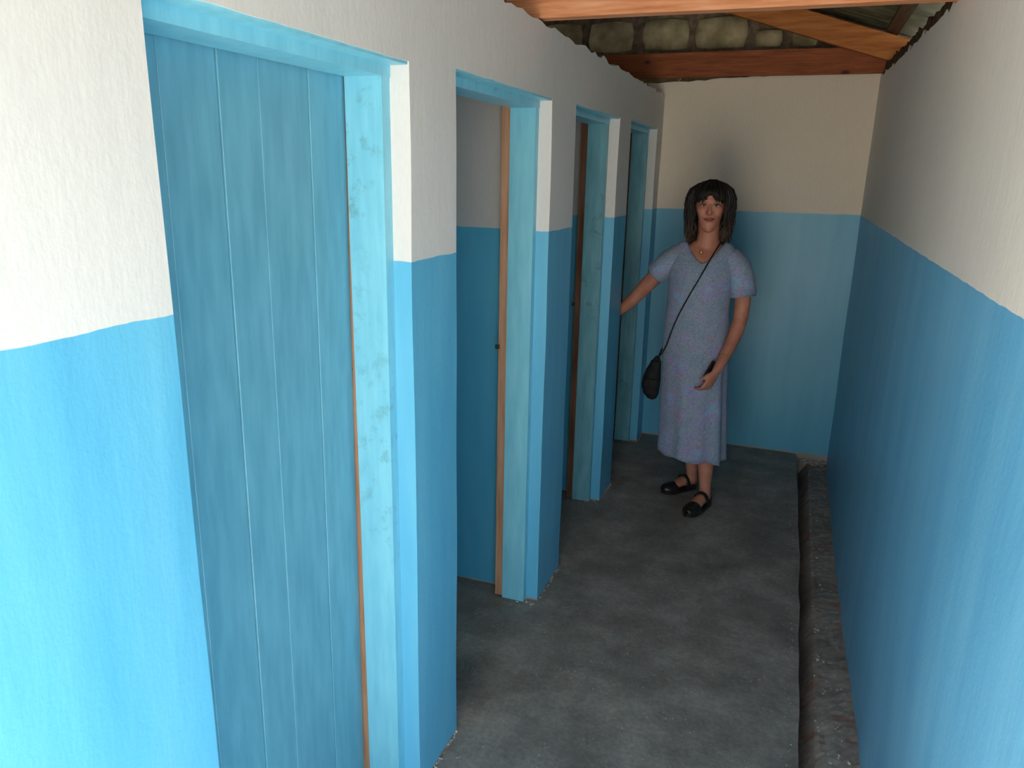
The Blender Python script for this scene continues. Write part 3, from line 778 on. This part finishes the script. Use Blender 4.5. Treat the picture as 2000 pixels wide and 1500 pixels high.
# shoulder bag on a long thin strap
M_BAG = simple('black_bag_cloth', (.006, .006, .007), (.016, .015, .016), 40, .7, .3, .3)
bag = empty('handbag', (.205, 3.83, .53)); tag(bag, 'small black shoulder bag hanging from a thin strap at the person\'s hip', 'bag')
bm = bmesh.new(); rings = []
for z, w_, dp, cx in [(.528, .010, .012, .212), (.535, .024, .020, .209), (.56, .040, .028, .203), (.60, .047, .034, .200), (.645, .045, .034, .203), (.69, .036, .028, .210), (.72, .026, .021, .216), (.742, .017, .014, .221), (.758, .008, .008, .224)]:
    rings.append([bm.verts.new((cx-.006+w_*math.copysign(abs(math.cos(2*PI*k/24))**.8, math.cos(2*PI*k/24))*(1+.05*nz((k, z*40, 0), .6)), 3.795+dp*math.sin(2*PI*k/24)*(1+.08*nz((k, z*30, 4), .5)), z)) for k in range(24)])
for a, b in zip(rings, rings[1:]):
    for k in range(24): bm.faces.new([a[k], a[(k+1) % 24], b[(k+1) % 24], b[k]])
bm.faces.new(rings[0][::-1]); bm.faces.new(rings[-1])
link('pouch', bm, M_BAG, bag, smooth=True)
bm = bmesh.new(); rows = []                          # flap folded over the front
for i in range(11):
    u = i/10; z = .735-.095*u; w_ = .022+.018*u-.03*max(0, u-.8)
    rows.append([bm.verts.new((.214-.014*u+w_*math.cos(PI*k/10), 3.795-(.014+.024*min(1, u*1.6))*math.sin(PI*k/10)**.7-.003, z)) for k in range(11)])
for a, b in zip(rows, rows[1:]):
    for k in range(10): bm.faces.new([a[k], a[k+1], b[k+1], b[k]])
o = link('flap', bm, M_BAG, bag, smooth=True); mm = o.modifiers.new('t', 'SOLIDIFY'); mm.thickness = .003
bm = bmesh.new(); tube(bm, [(.160, 3.790, .630), (.153, 3.788, .612), (.150, 3.786, .585)], [.004, .005, .001], 6); link('tassel', bm, M_BAG, bag, smooth=True)
bm = bmesh.new()
def on_dress(x, z, lift=.006):
    if z < 1.20:
        cx, cy, rx, ry = dprof(z); fold = 1+.03*max(0, (1.0-z)/.75)
        e = max(-.98, min(.98, (x-cx)/(rx*fold))); y = cy-ry*fold*math.sqrt(1-e*e)
        y -= .016*math.exp(-((z-1.13)/.05)**2)*(1-e*e)*(math.exp(-((e-.42)/.25)**2)+math.exp(-((e+.42)/.25)**2))
    else:
        y0 = on_dress(x, 1.1999, 0)[1]; t = (z-1.20)/.135; y = y0+(3.842-y0)*t**1.6-.008*math.sin(PI*min(1, t))
    return (x, y-lift, z)
strap = [(.468, 1.322), (.455, 1.295), (.440, 1.262), (.420, 1.215), (.397, 1.165), (.370, 1.11), (.342, 1.05), (.315, .99), (.293, .93), (.275, .87), (.260, .82)]
sp = [on_dress(x, z, .008 if z < 1.2 else .010) for x, z in strap]+[(.240, 3.795, .775), (.222, 3.795, .752)]
sp = [(.478, 3.900, 1.322), (.473, 3.868, 1.336)]+sp
tube(bm, sp, .0038, 6)
tube(bm, [(.478, 3.900, 1.322), (.45, 3.958, 1.27), (.40, 4.00, 1.15), (.32, 4.005, 1.0), (.255, 3.97, .86), (.228, 3.86, .78), (.222, 3.80, .752)], .0038, 6)
link('strap', bm, M_BAG, bag, smooth=True)

# phone in her left hand
ph = empty('mobile_phone', (.48, 3.72, .66)); tag(ph, 'small black phone held in the person\'s lowered hand', 'phone')
def hp(x, y, z): return HM @ Vector((x, y, z))
def slab(bm, x0, x1, y0, y1, z0, z1, bev):
    g = box(bm, x0, x1, y0, y1, z0, z1); bmesh.ops.bevel(bm, geom=[e for e in bm.edges], offset=bev, segments=2, affect='EDGES'); 
    bmesh.ops.transform(bm, verts=bm.verts, matrix=PHM)
PHM = HM @ Matrix.Translation((-.012, .048, .023)) @ Matrix.Rotation(math.radians(14), 4, 'Z') @ Matrix.Rotation(math.radians(-8), 4, 'X')
bm = bmesh.new(); slab(bm, -.022, .022, -.082, .028, -.006, .006, .0025); link('case', bm, M_SHOE, ph, smooth=False)
bm = bmesh.new(); slab(bm, -.019, .019, -.076, .022, .0057, .0068, .0003); link('screen', bm, simple('dark_glass', (.01, .01, .012), (.015, .015, .018), 9, .12, .5, 0), ph)
#ENDPERSON
for o in bpy.data.objects:
    if '_w' in o: del o['_w']
